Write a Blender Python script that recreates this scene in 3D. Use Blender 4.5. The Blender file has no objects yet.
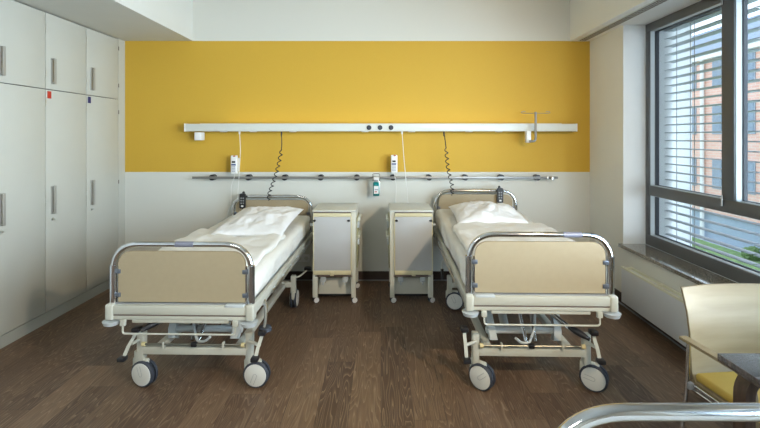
import bpy, bmesh, math, random
from mathutils import Vector, Matrix, noise
PI = math.pi
C = bpy.context.scene.collection
S = bpy.context.scene

# ------------------------------------------------------------------ camera
F = 440.0; CX = 381.0; CY = 137.0; CH = 1.54
cd = bpy.data.cameras.new('camera'); cam = bpy.data.objects.new('camera', cd); C.objects.link(cam)
cam.location = (0, 0, CH); cam.rotation_euler = (PI/2, 0, 0)
cd.sensor_width = 36; cd.lens = 36*F/760
cd.shift_x = -(CX-380)/760; cd.shift_y = -(214-CY)/760
cd.clip_start = .05; cd.clip_end = 200
S.camera = cam
# ------------------------------------------------------------------ world, lights, exposure
w = bpy.data.worlds.new('world'); S.world = w; w.use_nodes = True
wn = w.node_tree.nodes; wl = w.node_tree.links
bg = wn['Background']; tc = wn.new('ShaderNodeTexCoord'); sx = wn.new('ShaderNodeSeparateXYZ')
wr = wn.new('ShaderNodeValToRGB'); wl.new(tc.outputs['Generated'], sx.inputs[0]); wl.new(sx.outputs['Z'], wr.inputs[0])
wr.color_ramp.elements[0].color = (.86, .93, 1, 1); wr.color_ramp.elements[1].color = (.62, .78, 1, 1)
wl.new(wr.outputs[0], bg.inputs[0]); bg.inputs[1].default_value = 6.2
S.view_settings.view_transform = 'Standard'; S.view_settings.look = 'None'
S.view_settings.gamma = 1; S.view_settings.use_curve_mapping = False
S.view_settings.exposure = -1.38
A_W = .0227
MW = Matrix.Translation((2.25, 4.74, 0)) @ Matrix.Rotation(-A_W, 4, 'Z')     # frame of the window wall
def area(name, loc, rot, sx_, sy_, power, col, portal=False, M=None):
    l = bpy.data.lights.new(name, 'AREA'); l.shape = 'RECTANGLE'; l.size = sx_; l.size_y = sy_
    l.energy = power; l.color = col
    if portal: l.cycles.is_portal = True
    o = bpy.data.objects.new(name, l); C.objects.link(o)
    m = Matrix.Translation(loc) @ rot.to_matrix().to_4x4()
    o.matrix_world = (M @ m) if M else m
    return o
from mathutils import Euler
# daylight entering by the window bays (pointing into the room)
area('window_daylight', (.66, -4.3, 1.65), Euler((0, PI/2, 0)), 2.2, 4.2, 1900, (.72, .87, 1.0), M=MW)
LAMP = (1.71, .30, 2.40)

# ------------------------------------------------------------------ materials
def mat(name, col, rough=.5, metal=0, var=0, vscale=8, bump=0, bscale=60, spec=.5, emit=None, coat=0):
    m = bpy.data.materials.new(name); m.use_nodes = True
    n = m.node_tree.nodes; l = m.node_tree.links; b = n['Principled BSDF']
    b.inputs['Base Color'].default_value = (*col, 1); b.inputs['Roughness'].default_value = rough
    b.inputs['Metallic'].default_value = metal; b.inputs['Specular IOR Level'].default_value = spec
    if coat: b.inputs['Coat Weight'].default_value = coat
    t = n.new('ShaderNodeTexCoord')
    if var:
        ns = n.new('ShaderNodeTexNoise'); ns.inputs['Scale'].default_value = vscale; ns.inputs['Detail'].default_value = 4
        l.new(t.outputs['Object'], ns.inputs['Vector'])
        r = n.new('ShaderNodeValToRGB'); r.color_ramp.elements[0].position = .3; r.color_ramp.elements[1].position = .7
        r.color_ramp.elements[0].color = (*[c*(1-var) for c in col], 1)
        r.color_ramp.elements[1].color = (*[min(1, c*(1+var)) for c in col], 1)
        l.new(ns.outputs['Fac'], r.inputs[0]); l.new(r.outputs[0], b.inputs['Base Color'])
    if bump:
        ns = n.new('ShaderNodeTexNoise'); ns.inputs['Scale'].default_value = bscale; ns.inputs['Detail'].default_value = 3
        l.new(t.outputs['Object'], ns.inputs['Vector'])
        bp = n.new('ShaderNodeBump'); bp.inputs['Strength'].default_value = bump; bp.inputs['Distance'].default_value = .01
        l.new(ns.outputs['Fac'], bp.inputs['Height']); l.new(bp.outputs[0], b.inputs['Normal'])
    if emit:
        b.inputs['Emission Color'].default_value = (*emit[0], 1); b.inputs['Emission Strength'].default_value = emit[1]
    return m
M = {}
M['white'] = mat('white_paint', (.66, .665, .63), .75, var=.015, vscale=3, bump=.05, bscale=140)
M['warm'] = mat('warm_white_paint', (.82, .80, .72), .75, var=.015, vscale=3, bump=.05, bscale=140)
M['reveal'] = mat('reveal_daylit', (.88, .89, .89), .6, var=.01)  # paler than the wall paint: window light put into the colour
M['laminate'] = mat('wardrobe_laminate', (.50, .50, .455), .42, var=.012, vscale=5)
M['plinth'] = mat('wardrobe_plinth', (.40, .41, .38), .5, var=.02)
M['dark'] = mat('seam_shade', (.03, .03, .03), .8)
M['frame'] = mat('bed_cream_enamel', (.50, .50, .435), .32, var=.01, vscale=20)
M['bluegrey'] = mat('bed_grey_plastic', (.50, .54, .56), .42, var=.02)
M['handle'] = mat('handle_metal', (.40, .39, .36), .4, .35, var=.03)
M['label'] = mat('label_film', (.22, .23, .30), .35, .2, var=.02)
M['clamp'] = mat('clamp_metal', (.16, .18, .22), .35, .6, var=.05)
M['lift'] = mat('lift_enamel', (.52, .56, .57), .35, var=.02)
M['board'] = mat('beige_board', (.36, .295, .19), .5, var=.02, vscale=30, bump=.03, bscale=400)
M['chrome'] = mat('chrome', (.66, .66, .67), .10, 1, var=.02)
M['steel'] = mat('brushed_steel', (.60, .60, .58), .32, 1, var=.05, vscale=40)
M['black'] = mat('black_plastic', (.012, .012, .015), .4, var=.1)
M['tyre'] = mat('dark_tyre', (.035, .042, .06), .55, var=.1)
M['cover'] = mat('caster_cover', (.62, .62, .58), .4, var=.02)
M['brass'] = mat('yellow_bushing', (.70, .60, .32), .45, var=.04)
M['rod'] = mat('zinc_rod', (.24, .23, .19), .35, .8, var=.1, vscale=30)
M['sheet'] = mat('bed_sheet', (.74, .73, .69), .85, var=.02, vscale=12, bump=.8, bscale=16, spec=.15)
M['duvet'] = mat('duvet_cloth', (.78, .77, .74), .85, var=.015, vscale=10, bump=.8, bscale=11, spec=.15)
M['pillow'] = mat('pillow_cloth', (.78, .78, .79), .85, var=.015, vscale=10, bump=.8, bscale=14, spec=.15)
M['cab'] = mat('cabinet_enamel', (.66, .66, .58), .38, var=.015)
M['cabtop'] = mat('cabinet_top', (.60, .61, .56), .35, var=.015)
M['cream'] = mat('cream_edge', (.68, .62, .40), .45, var=.03)
M['flap'] = mat('grey_flap', (.50, .51, .52), .5, var=.01, bump=.02, bscale=300)
M['shelf'] = mat('brown_shelf', (.16, .12, .10), .5, var=.05)
M['olive'] = mat('olive_side', (.40, .37, .20), .45, var=.03)
M['railw'] = mat('unit_aluminium', (.66, .68, .64), .35, var=.01)
M['plastic'] = mat('white_plastic', (.78, .78, .78), .4, var=.01)
M['cord'] = mat('white_cord', (.74, .74, .72), .5, var=.01)
M['redp'] = mat('red_sticker', (.45, .03, .015), .5, var=.05)
M['bluep'] = mat('blue_sticker', (.02, .02, .12), .5, var=.05)
M['navy'] = mat('navy_print', (.04, .06, .20), .5, var=.05)
M['key'] = mat('grey_keys', (.35, .38, .45), .5, var=.05)
M['railst'] = mat('equipment_rail_steel', (.25, .245, .235), .4, .6, var=.05)
M['teal'] = mat('teal_gel', (.0, .17, .17), .15, var=.1, coat=.3)
M['wframe'] = mat('window_frame_paint', (.100, .102, .104), .38, var=.03)
M['sheen'] = mat('jamb_sheen', (.62, .67, .70), .3, var=.02)  # reflected daylight on the frame's inner faces, painted as pale strips
M['gasket'] = mat('window_gasket', (.03, .035, .045), .5, var=.03)
M['slat'] = mat('blind_aluminium', (.46, .49, .53), .4, var=.03)
M['rad'] = mat('radiator_enamel', (.74, .75, .76), .4, var=.01)
M['radtop'] = mat('radiator_cream', (.80, .78, .62), .4, var=.02)
M['joint'] = mat('grey_joint', (.26, .27, .28), .5, var=.05)
M['kerb'] = mat('baseboard_wood', (.045, .026, .019), .4, var=.2, vscale=12)
M['uphol'] = mat('yellow_upholstery', (.45, .29, .05), .75, var=.03, bump=.1, bscale=300)
M['render'] = mat('outer_render', (.78, .80, .80), .8, var=.02)
M['plinthb'] = mat('facade_plinth', (.34, .42, .52), .8, var=.04)
M['roofm'] = mat('facade_roof', (.30, .36, .44), .6, var=.05)
M['fglass'] = mat('facade_glass', (.20, .27, .35), .1, var=.1)
M['leaf'] = mat('bush_leaf', (.12, .20, .07), .7, var=.3, vscale=6, bump=1, bscale=10)
M['path'] = mat('concrete_path', (.45, .48, .52), .8, var=.05)

def nodes(name):
    m = bpy.data.materials.new(name); m.use_nodes = True
    n = m.node_tree.nodes; l = m.node_tree.links
    return m, n, l, n['Principled BSDF'], n.new('ShaderNodeTexCoord')
def mixc(n, l, fac, a, b, mode='MIX'):
    x = n.new('ShaderNodeMix'); x.data_type = 'RGBA'; x.blend_type = mode
    for s, v in ((x.inputs[0], fac), (x.inputs[6], a), (x.inputs[7], b)):
        if isinstance(v, (int, float)): s.default_value = v
        elif isinstance(v, tuple): s.default_value = (*v, 1)
        else: l.new(v, s)
    return x.outputs[2]
def math_(n, l, op, a, b=0, c=None):
    x = n.new('ShaderNodeMath'); x.operation = op
    for i, v in enumerate((a, b) if c is None else (a, b, c)):
        if isinstance(v, (int, float)): x.inputs[i].default_value = v
        else: l.new(v, x.inputs[i])
    return x.outputs[0]
# yellow painted band on the back wall
m, n, l, b, t = nodes('wall_with_yellow_band'); M['wallback'] = m
sp = n.new('ShaderNodeSeparateXYZ'); l.new(t.outputs['Object'], sp.inputs[0])
f = math_(n, l, 'MULTIPLY', math_(n, l, 'GREATER_THAN', sp.outputs['Z'], 1.163), math_(n, l, 'LESS_THAN', sp.outputs['Z'], 2.575))
ns = n.new('ShaderNodeTexNoise'); ns.inputs['Scale'].default_value = 160; ns.inputs['Detail'].default_value = 3; l.new(t.outputs['Object'], ns.inputs['Vector'])
yel = mixc(n, l, ns.outputs['Fac'], (.55, .335, .032), (.60, .37, .038))
l.new(mixc(n, l, f, (.64, .645, .60), yel), b.inputs['Base Color']); b.inputs['Roughness'].default_value = .7
bp = n.new('ShaderNodeBump'); bp.inputs['Strength'].default_value = .12; bp.inputs['Distance'].default_value = .004
l.new(ns.outputs['Fac'], bp.inputs['Height']); l.new(bp.outputs[0], b.inputs['Normal'])
# plank floor, boards running to the back wall
m, n, l, b, t = nodes('dark_oak_planks'); M['floor'] = m
sp = n.new('ShaderNodeSeparateXYZ'); l.new(t.outputs['Object'], sp.inputs[0])
PWD, PLN = .18, 1.22
row = math_(n, l, 'FLOOR', math_(n, l, 'DIVIDE', sp.outputs['X'], PWD))
wn1 = n.new('ShaderNodeTexWhiteNoise'); wn1.noise_dimensions = '1D'; l.new(row, wn1.inputs['W'])
yy = math_(n, l, 'ADD', math_(n, l, 'DIVIDE', sp.outputs['Y'], PLN), math_(n, l, 'MULTIPLY', wn1.outputs['Value'], 7))
colm = math_(n, l, 'FLOOR', yy)
cmb = n.new('ShaderNodeCombineXYZ'); l.new(row, cmb.inputs[0]); l.new(colm, cmb.inputs[1])
wn2 = n.new('ShaderNodeTexWhiteNoise'); wn2.noise_dimensions = '2D'; l.new(cmb.outputs[0], wn2.inputs['Vector'])
off = n.new('ShaderNodeVectorMath'); off.operation = 'SCALE'; l.new(wn2.outputs['Color'], off.inputs[0]); off.inputs['Scale'].default_value = 30
mp = n.new('ShaderNodeVectorMath'); mp.operation = 'MULTIPLY'; l.new(t.outputs['Object'], mp.inputs[0]); mp.inputs[1].default_value = (1, .09, 1)
ad = n.new('ShaderNodeVectorMath'); ad.operation = 'ADD'; l.new(mp.outputs[0], ad.inputs[0]); l.new(off.outputs[0], ad.inputs[1])
g1 = n.new('ShaderNodeTexNoise'); g1.inputs['Scale'].default_value = 9; g1.inputs['Detail'].default_value = 2; l.new(ad.outputs[0], g1.inputs['Vector'])
rings = math_(n, l, 'FRACT', math_(n, l, 'MULTIPLY', g1.outputs['Fac'], 26))
rl = math_(n, l, 'POWER', rings, 5)
g2 = n.new('ShaderNodeTexNoise'); g2.inputs['Scale'].default_value = 90; g2.inputs['Detail'].default_value = 5; l.new(ad.outputs[0], g2.inputs['Vector'])
base = mixc(n, l, wn2.outputs['Value'], (.085, .046, .028), (.20, .122, .072))
c1 = mixc(n, l, math_(n, l, 'MULTIPLY', rl, .62), base, (.40, .29, .19))
c2 = mixc(n, l, math_(n, l, 'MULTIPLY', math_(n, l, 'SUBTRACT', g2.outputs['Fac'], .25), .9), c1, (.045, .027, .019))
ex = math_(n, l, 'ABSOLUTE', math_(n, l, 'SUBTRACT', math_(n, l, 'FRACT', math_(n, l, 'DIVIDE', sp.outputs['X'], PWD)), .5))
ey = math_(n, l, 'ABSOLUTE', math_(n, l, 'SUBTRACT', math_(n, l, 'FRACT', yy), .5))
seam = math_(n, l, 'MAXIMUM', math_(n, l, 'GREATER_THAN', ex, .493), math_(n, l, 'GREATER_THAN', ey, .499))
l.new(mixc(n, l, math_(n, l, 'MULTIPLY', seam, .6), c2, (.02, .012, .009)), b.inputs['Base Color'])
b.inputs['Roughness'].default_value = .38; b.inputs['Specular IOR Level'].default_value = .35
bp = n.new('ShaderNodeBump'); bp.inputs['Strength'].default_value = .15; bp.inputs['Distance'].default_value = .002
l.new(g2.outputs['Fac'], bp.inputs['Height']); l.new(bp.outputs[0], b.inputs['Normal'])
# directional wood
def wood(name, a, c, axis, scale=40, rough=.4):
    m, n, l, b, t = nodes(name)
    mp = n.new('ShaderNodeVectorMath'); mp.operation = 'MULTIPLY'; l.new(t.outputs['Object'], mp.inputs[0])
    v = [1, 1, 1]; v[axis] = .08; mp.inputs[1].default_value = v
    ns = n.new('ShaderNodeTexNoise'); ns.inputs['Scale'].default_value = scale; ns.inputs['Detail'].default_value = 5; l.new(mp.outputs[0], ns.inputs['Vector'])
    r = n.new('ShaderNodeValToRGB'); r.color_ramp.elements[0].position = .35; r.color_ramp.elements[1].position = .65
    r.color_ramp.elements[0].color = (*a, 1); r.color_ramp.elements[1].color = (*c, 1)
    l.new(ns.outputs['Fac'], r.inputs[0]); l.new(r.outputs[0], b.inputs['Base Color']); b.inputs['Roughness'].default_value = rough
    return m
M['beech'] = wood('beech_veneer', (.25, .19, .105), (.32, .25, .15), 0, 14)
M['table'] = wood('dark_table_wood', (.05, .043, .045), (.12, .105, .11), 0, 60, .25)
M['table'].node_tree.nodes['Principled BSDF'].inputs['Coat Weight'].default_value = 1
M['table'].node_tree.nodes['Principled BSDF'].inputs['Coat Roughness'].default_value = .2
M['beech'].node_tree.nodes['Principled BSDF'].inputs['Specular IOR Level'].default_value = .25
M['tleg'] = wood('dark_leg_wood', (.05, .03, .02), (.09, .055, .038), 2, 60, .4)
# granite
m, n, l, b, t = nodes('speckled_granite'); M['granite'] = m
vo = n.new('ShaderNodeTexNoise'); vo.inputs['Scale'].default_value = 130; vo.inputs['Detail'].default_value = 4; l.new(t.outputs['Object'], vo.inputs['Vector'])
r = n.new('ShaderNodeValToRGB'); r.color_ramp.elements[0].position = .38; r.color_ramp.elements[1].position = .62
r.color_ramp.elements[0].color = (.07, .06, .05, 1); r.color_ramp.elements[1].color = (.42, .38, .31, 1)
l.new(vo.outputs['Fac'], r.inputs[0]); l.new(r.outputs[0], b.inputs['Base Color']); b.inputs['Roughness'].default_value = .15; b.inputs['Coat Weight'].default_value = .8
# brick
m, n, l, b, t = nodes('pale_red_brick'); M['brick'] = m
sp = n.new('ShaderNodeSeparateXYZ'); l.new(t.outputs['Object'], sp.inputs[0]); cmb = n.new('ShaderNodeCombineXYZ')
l.new(sp.outputs['Y'], cmb.inputs[0]); l.new(sp.outputs['Z'], cmb.inputs[1])
br = n.new('ShaderNodeTexBrick'); l.new(cmb.outputs[0], br.inputs['Vector']); br.inputs['Scale'].default_value = 1
br.inputs['Brick Width'].default_value = .5; br.inputs['Row Height'].default_value = .16; br.inputs['Mortar Size'].default_value = .018
br.inputs['Color1'].default_value = (.70, .40, .33, 1); br.inputs['Color2'].default_value = (.76, .48, .40, 1); br.inputs['Mortar'].default_value = (.72, .6, .54, 1)
l.new(br.outputs['Color'], b.inputs['Base Color']); b.inputs['Roughness'].default_value = .85
# grass
M['grass'] = mat('lawn_grass', (.20, .32, .12), .9, var=.3, vscale=3, bump=.5, bscale=20)
# thin clear glass
m, n, l, b, t = nodes('clear_glass'); M['glass'] = m
tr = n.new('ShaderNodeBsdfTransparent'); gl = n.new('ShaderNodeBsdfGlossy'); gl.inputs['Roughness'].default_value = .02
tr.inputs[0].default_value = (.93, .96, .97, 1)
fr = n.new('ShaderNodeLayerWeight'); fr.inputs['Blend'].default_value = .5; ms = n.new('ShaderNodeMixShader')
l.new(math_(n, l, 'MULTIPLY_ADD', math_(n, l, 'POWER', fr.outputs['Facing'], 4), .5, .02), ms.inputs[0]); l.new(tr.outputs[0], ms.inputs[1]); l.new(gl.outputs[0], ms.inputs[2])
l.new(ms.outputs[0], n['Material Output'].inputs[0])
M['fillglow'] = mat('fill_diffuser', (.9, .88, .84), .5, emit=((1, .93, .82), 5))  # glow of the added fill panel
M['lampglow'] = mat('lamp_diffuser', (.9, .85, .75), .5, emit=((1, .82, .58), 6))

# ------------------------------------------------------------------ helpers
def bx(bm, x0, x1, y0, y1, z0, z1, bev=0, seg=2, mi=0):
    g = bmesh.ops.create_cube(bm, size=1); vs = g['verts']
    for v in vs:
        v.co = Vector(((x0+x1)/2+v.co.x*(x1-x0), (y0+y1)/2+v.co.y*(y1-y0), (z0+z1)/2+v.co.z*(z1-z0)))
    fs = {f for v in vs for f in v.link_faces}
    for f in fs: f.material_index = mi
    if bev:
        es = list({e for v in vs for e in v.link_edges})
        bmesh.ops.bevel(bm, geom=es, offset=bev, segments=seg, profile=.5, affect='EDGES', clamp_overlap=True)
    return bm
def cyl(bm, p, q, r, r2=None, seg=20, cap=True):
    p = Vector(p); q = Vector(q); d = q-p; r2 = r if r2 is None else r2
    rot = d.to_track_quat('Z', 'Y').to_matrix().to_4x4()
    bmesh.ops.create_cone(bm, cap_ends=cap, segments=seg, radius1=r, radius2=r2, depth=d.length, matrix=Matrix.Translation((p+q)/2) @ rot)
    return bm
def tube(bm, pts, r, seg=12, closed=False):
    pts = [Vector(p) for p in pts]; n = len(pts); rings = []
    t0 = (pts[1]-pts[0]).normalized(); u = t0.orthogonal().normalized()
    for i, p in enumerate(pts):
        a = pts[i-1] if i else p; b_ = pts[i+1] if i < n-1 else p
        t = (b_-a).normalized(); u = (u-t*u.dot(t)).normalized(); v = t.cross(u)
        rr = r(i/(n-1)) if callable(r) else r
        rings.append([bm.verts.new(p+(u*math.cos(k*2*PI/seg)+v*math.sin(k*2*PI/seg))*rr) for k in range(seg)])
    for i in range(n-1):
        for k in range(seg):
            bm.faces.new((rings[i][k], rings[i][(k+1) % seg], rings[i+1][(k+1) % seg], rings[i+1][k]))
    bm.faces.new(rings[0][::-1]); bm.faces.new(rings[-1])
    return bm
def fillet(pts, rad, n=8):
    pts = [Vector(p) for p in pts]; out = [pts[0]]
    for i in range(1, len(pts)-1):
        a, p, c = pts[i-1], pts[i], pts[i+1]
        da = (a-p); dc = (c-p); r = min(rad, da.length*.49, dc.length*.49)
        s = p+da.normalized()*r; e = p+dc.normalized()*r
        for k in range(n+1):
            t = k/n; out.append(s*(1-t)**2+p*2*t*(1-t)+e*t*t) if True else None
    out.append(pts[-1]); return out
def prism(bm, poly, y0, y1, axis='y'):
    """extrude a polygon given in the plane across `axis`"""
    def P(a, b_, h): return (a, h, b_) if axis == 'y' else ((h, a, b_) if axis == 'x' else (a, b_, h))
    v0 = [bm.verts.new(P(a, b_, y0)) for a, b_ in poly]; v1 = [bm.verts.new(P(a, b_, y1)) for a, b_ in poly]
    n = len(poly)
    bm.faces.new(v0); bm.faces.new(v1[::-1])
    for i in range(n): bm.faces.new((v0[i], v1[i], v1[(i+1) % n], v0[(i+1) % n]))
    return bm
def strip(bm, pts, wvec, th):
    """bent strip: points follow the centre line, wvec is the full width vector"""
    pts = [Vector(p) for p in pts]; wv = Vector(wvec)/2; rings = []
    for i, p in enumerate(pts):
        t = (pts[min(i+1, len(pts)-1)]-pts[max(i-1, 0)]).normalized(); nn = t.cross(wv).normalized()*th/2
        rings.append([bm.verts.new(p+a) for a in (wv+nn, -wv+nn, -wv-nn, wv-nn)])
    for i in range(len(pts)-1):
        for k in range(4): bm.faces.new((rings[i][k], rings[i][(k+1) % 4], rings[i+1][(k+1) % 4], rings[i+1][k]))
    bm.faces.new(rings[0][::-1]); bm.faces.new(rings[-1])
    return bm
def rounded(x0, x1, z0, z1, r, top=True, bottom=False, n=8):
    p = []
    def arc(cx, cz, a0):
        for k in range(n+1):
            a = a0+PI/2*k/n; p.append((cx+r*math.cos(a), cz+r*math.sin(a)))
    if bottom: arc(x0+r, z0+r, PI)
    else: p.append((x0, z0))
    if bottom: arc(x1-r, z0+r, 1.5*PI)
    else: p.append((x1, z0))
    if top: arc(x1-r, z1-r, 0); arc(x0+r, z1-r, PI/2)
    else: p += [(x1, z1), (x0, z1)]
    return p
def obj(name, bm, m, parent=None, mw=None, smooth=True, ang=35):
    bmesh.ops.recalc_face_normals(bm, faces=bm.faces)
    me = bpy.data.meshes.new(name); bm.to_mesh(me); bm.free()
    for x in (m if isinstance(m, (list, tuple)) else [m]): me.materials.append(M[x])
    if smooth:
        me.shade_smooth(); me.set_sharp_from_angle(angle=math.radians(ang))
    o = bpy.data.objects.new(name, me); C.objects.link(o)
    if parent: o.parent = parent
    if mw is not None: o.matrix_world = mw
    return o
def obj_each(name, bm, m, parent=None, mw=None):
    """every loose piece of bm becomes an object of its own"""
    left = set(bm.verts); out = []
    while left:
        st = [left.pop()]; isl = set(st)
        while st:
            v = st.pop()
            for e in v.link_edges:
                q = e.other_vert(v)
                if q in left: left.discard(q); isl.add(q); st.append(q)
        nb = bmesh.new(); mp_ = {v: nb.verts.new(v.co) for v in isl}
        for f_ in {f_ for v in isl for f_ in v.link_faces}: nb.faces.new([mp_[v] for v in f_.verts])
        out.append(obj(name, nb, m, parent, mw))
    bm.free(); return out[0]
def tag(o, label, cat, group=None, kind=None):
    if label: o['label'] = label
    if cat: o['category'] = cat
    if group: o['group'] = group
    if kind: o['kind'] = kind
    return o
def thing(name, label, cat, loc=(0, 0, 0), rz=0, group=None, mw=None):
    o = bpy.data.objects.new(name, None); C.objects.link(o); o.empty_display_size = .1
    o.location = loc; o.rotation_euler = (0, 0, rz)
    if mw is not None: o.matrix_world = mw
    return tag(o, label, cat, group)
def struct(name, bm, m, mw=None, parent=None, smooth=False):
    o = obj(name, bm, m, parent, mw, smooth)
    if not parent: o['kind'] = 'structure'
    return o
def copy_tree(o, parent=None):
    c = o.copy(); C.objects.link(c)
    if parent: c.parent = parent
    for ch in list(o.children): copy_tree(ch, c)
    return c
B = bmesh.new
def box(*a, **k): return bx(B(), *a, **k)

# ------------------------------------------------------------------ room
YW = 4.74; XL = -2.758; YB = -4.0; ZC = 3.1; ZS = 2.575
struct('floor', box(-3.5, 2.55, YB-.1, YW+.15, -.1, 0), 'floor')
struct('wall_back', box(-3.5, 2.8, YW, YW+.15, 0, ZC), 'wallback')
struct('wall_front', box(-3.5, 2.8, YB-.15, YB, 0, ZC), 'warm')
struct('wall_left', box(-3.5, -3.36, YB, YW, 0, ZC), 'white')
struct('ceiling', box(-3.5, 2.8, YB-.1, YW+.1, ZC, ZC+.12), 'white')
struct('trim_1', box(-3.36, -2.025, YB, YW, ZS, ZC), 'white')
bm = box(-.214, .2, -8.7, 0, ZS, ZC)
struct('trim_2', bm, 'warm', MW)
# window wall: solid end, parapet, solid near the camera side
Y0W, Y1W = -.677, -6.6; ZB, ZT = .555, ZS
bm = box(0, .2, Y0W, 0, 0, ZS); bx(bm, 0, .2, Y1W, Y0W, 0, ZB-.03); bx(bm, 0, .2, -8.7, Y1W, 0, ZS)
struct('wall_right', bm, 'warm', MW)
bm = box(.001, .2, Y0W-.006, Y0W-.0005, ZB, ZS-.002)
struct('trim_3', bm, 'reveal', MW)
bm = box(.2, .62, Y0W-.01, .0, -4.8, 6); bx(bm, .2, .62, Y1W, Y0W-.01, -4.8, ZB-.02); bx(bm, .2, .62, Y1W, Y0W-.01, ZS, 6); bx(bm, .2, .62, -8.7, Y1W, -4.8, 6)
struct('wall_outer', bm, 'render', MW)
# soffit lining, window light put into its pale colour, with the air slot grille
bm = box(-.213, .2, -8.6, -.002, ZS-.004, ZS)
struct('trim_4', bm, 'reveal', MW)
g = thing('air_vent', 'long pale slotted air grille set in the soffit above the window', 'air vent', mw=MW @ Matrix.Translation((-.105, -.05, ZS-.004)))
obj('frame', box(-.045, .045, -5, 0, -.006, 0), 'railw', g)
bm = B()
for k in range(100):
    for j in range(3): bx(bm, -.034+j*.025, -.018+j*.025, -.05*k-.045, -.05*k-.008, -.008, -.005)
obj('slots', bm, 'shelf', g, smooth=False)
# baseboards with a thin grey joint
bm = box(XL, 2.25, YW-.014, YW, .008, .095); struct('baseboard_back', bm, 'kerb')
struct('trim_5', box(XL, 2.25, YW-.024, YW, 0, .008), 'joint')
struct('baseboard_right', box(-.014, 0, -8.7, -.014, .008, .095), 'kerb', MW)
struct('trim_6', box(-.026, 0, -8.7, -.024, 0, .008), 'joint', MW)

# window frame
win = struct('window_1', box(.2, .27, Y1W, Y0W-.006, ZB, ZB+.095, .004), 'wframe', MW)
bm = B(); bx(bm, .2, .27, Y1W, Y0W-.006, ZS-.075, ZS-.004, .004)
bx(bm, .2, .27, Y0W-.062, Y0W-.006, ZB+.095, ZS-.075, .004)
bx(bm, .2, .27, Y1W, Y1W+.075, ZB+.095, ZS-.075, .004)
bx(bm, .2, .27, Y1W+.075, Y0W-.062, 1.012, 1.10, .004)
o = obj('window_frame', bm, 'wframe', win)
MUL = [-1.616, -2.75, -3.88, -5.2]
bm = B()
for y in MUL: bx(bm, .2, .27, y-.114, y, 1.10, ZS-.075, .004)
obj('mullion', bm, 'wframe', win)
bd = B()
bays = [Y0W-.062]+[v for y in MUL for v in (y, y-.114)]+[Y1W+.075]
bm = B()
for i in range(0, len(bays), 2):
    a, c = bays[i], bays[i+1]
    for (u0, u1, z0, z1) in ((a-.004, a, 1.10, 2.5), (c, c+.004, 1.10, 2.5), (c, a, 1.10, 1.104), (c, a, 2.496, 2.5)):
        bx(bm, .262, .29, u0, u1, z0, z1); bx(bd, .214, .250, min(u0, u1), max(u0, u1), z0, z1)
for (u0, u1, z0, z1) in ((bays[0]-.004, bays[0], .65, 1.012), (bays[-1], bays[0], .65, .654), (bays[-1], bays[0], 1.008, 1.012)):
    bx(bm, .262, .29, u0, u1, z0, z1); bx(bd, .214, .250, min(u0, u1), max(u0, u1), z0, z1)
obj('gasket', bm, 'gasket', win)
for i in range(0, len(bays), 2): obj('pane', box(.275, .279, bays[i+1], bays[i], 1.10, 2.5), 'glass', win, smooth=False)
obj('pane', box(.275, .279, bays[-1], bays[0], .65, 1.012), 'glass', win, smooth=False)
obj('frame_sheen', bd, 'sheen', win)
for (y, z0, z1) in ((-1.635, 1.055, 1.13), (-1.635, 2.47, 2.53)):
    obj('window_handle', cyl(B(), (.192, y, z0), (.192, y, z1), .008), 'chrome', win)
sill = struct('window_sill', box(-.035, .2, Y1W, Y0W+.02, ZB-.03, ZB, .003), 'granite', MW, parent=win)
sill.matrix_world = MW

# venetian blinds outside the glass
def slats(bm, ya, yb):
    nn = 27; pitch = .0715
    for k in range(nn):
        z = ZB+.09+k*pitch
        pts = [(.37+.08*t, 0, z+.007*math.sin(PI*t)-.004*(t-.5)) for t in [j/6 for j in range(7)]]
        v0 = [bm.verts.new((p[0], ya, p[2])) for p in pts]; v1 = [bm.verts.new((p[0], yb, p[2])) for p in pts]
        w0 = [bm.verts.new((p[0], ya, p[2]+.0035)) for p in pts]; w1 = [bm.verts.new((p[0], yb, p[2]+.0035)) for p in pts]
        for j in range(6):
            bm.faces.new((v0[j], v0[j+1], v1[j+1], v1[j])); bm.faces.new((w0[j], w1[j], w1[j+1], w0[j+1]))
        bm.faces.new((v0[0], v1[0], w1[0], w0[0])); bm.faces.new((v0[6], w0[6], w1[6], v1[6]))
def blind(ya, yb, label, cords):
    t_ = thing('venetian_blind', label, 'blind', mw=MW, group='outdoor venetian blinds')
    bm = B(); slats(bm, ya, yb); obj('slats', bm, 'slat', t_)
    obj('head_box', box(.36, .46, min(ya, yb), max(ya, yb), ZS-.06, ZS, .004), 'slat', t_)
    for y in cords:
        obj('guide_cord', cyl(B(), (.41, y, ZB), (.41, y, ZS-.05), .003, seg=8), 'joint', t_)
blind(-.69, -1.66, 'outdoor slatted blind behind the far window pane beside the wall corner', (-.80, -.98, -1.03))
blind(-1.68, -2.79, 'outdoor slatted blind behind the second window pane from the corner', (-1.80, -2.2))
blind(-2.81, -6.57, 'outdoor slatted blind behind the window panes nearest the camera, outside the frame', (-3.6, -4.6))

# radiator
r_ = thing('radiator', 'long flat grey panel radiator below the granite window sill', 'radiator', mw=MW @ Matrix.Translation((-.08, -.86, 0)))
obj('panel', box(-.03, -.02, -3.4, 0, .09, .385, .003), 'rad', r_)
obj('body', box(-.02, .06, -3.38, -.01, .11, .375, .003), 'rad', r_)
bm = box(-.032, -.010, -3.4, 0, .385, .399); bx(bm, .045, .055, -3.4, 0, .375, .397)
for k in range(8): bx(bm, -.02, .045, -.03-k*.45, -.015-k*.45, .380, .395)
obj('top_grille', bm, 'radtop', r_)
obj('valve', cyl(B(), (.02, .0, .36), (.02, .03, .36), .015), 'radtop', r_)
obj('bracket', box(.05, .08, -3.0, -.3, .2, .24), 'rad', r_)

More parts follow.
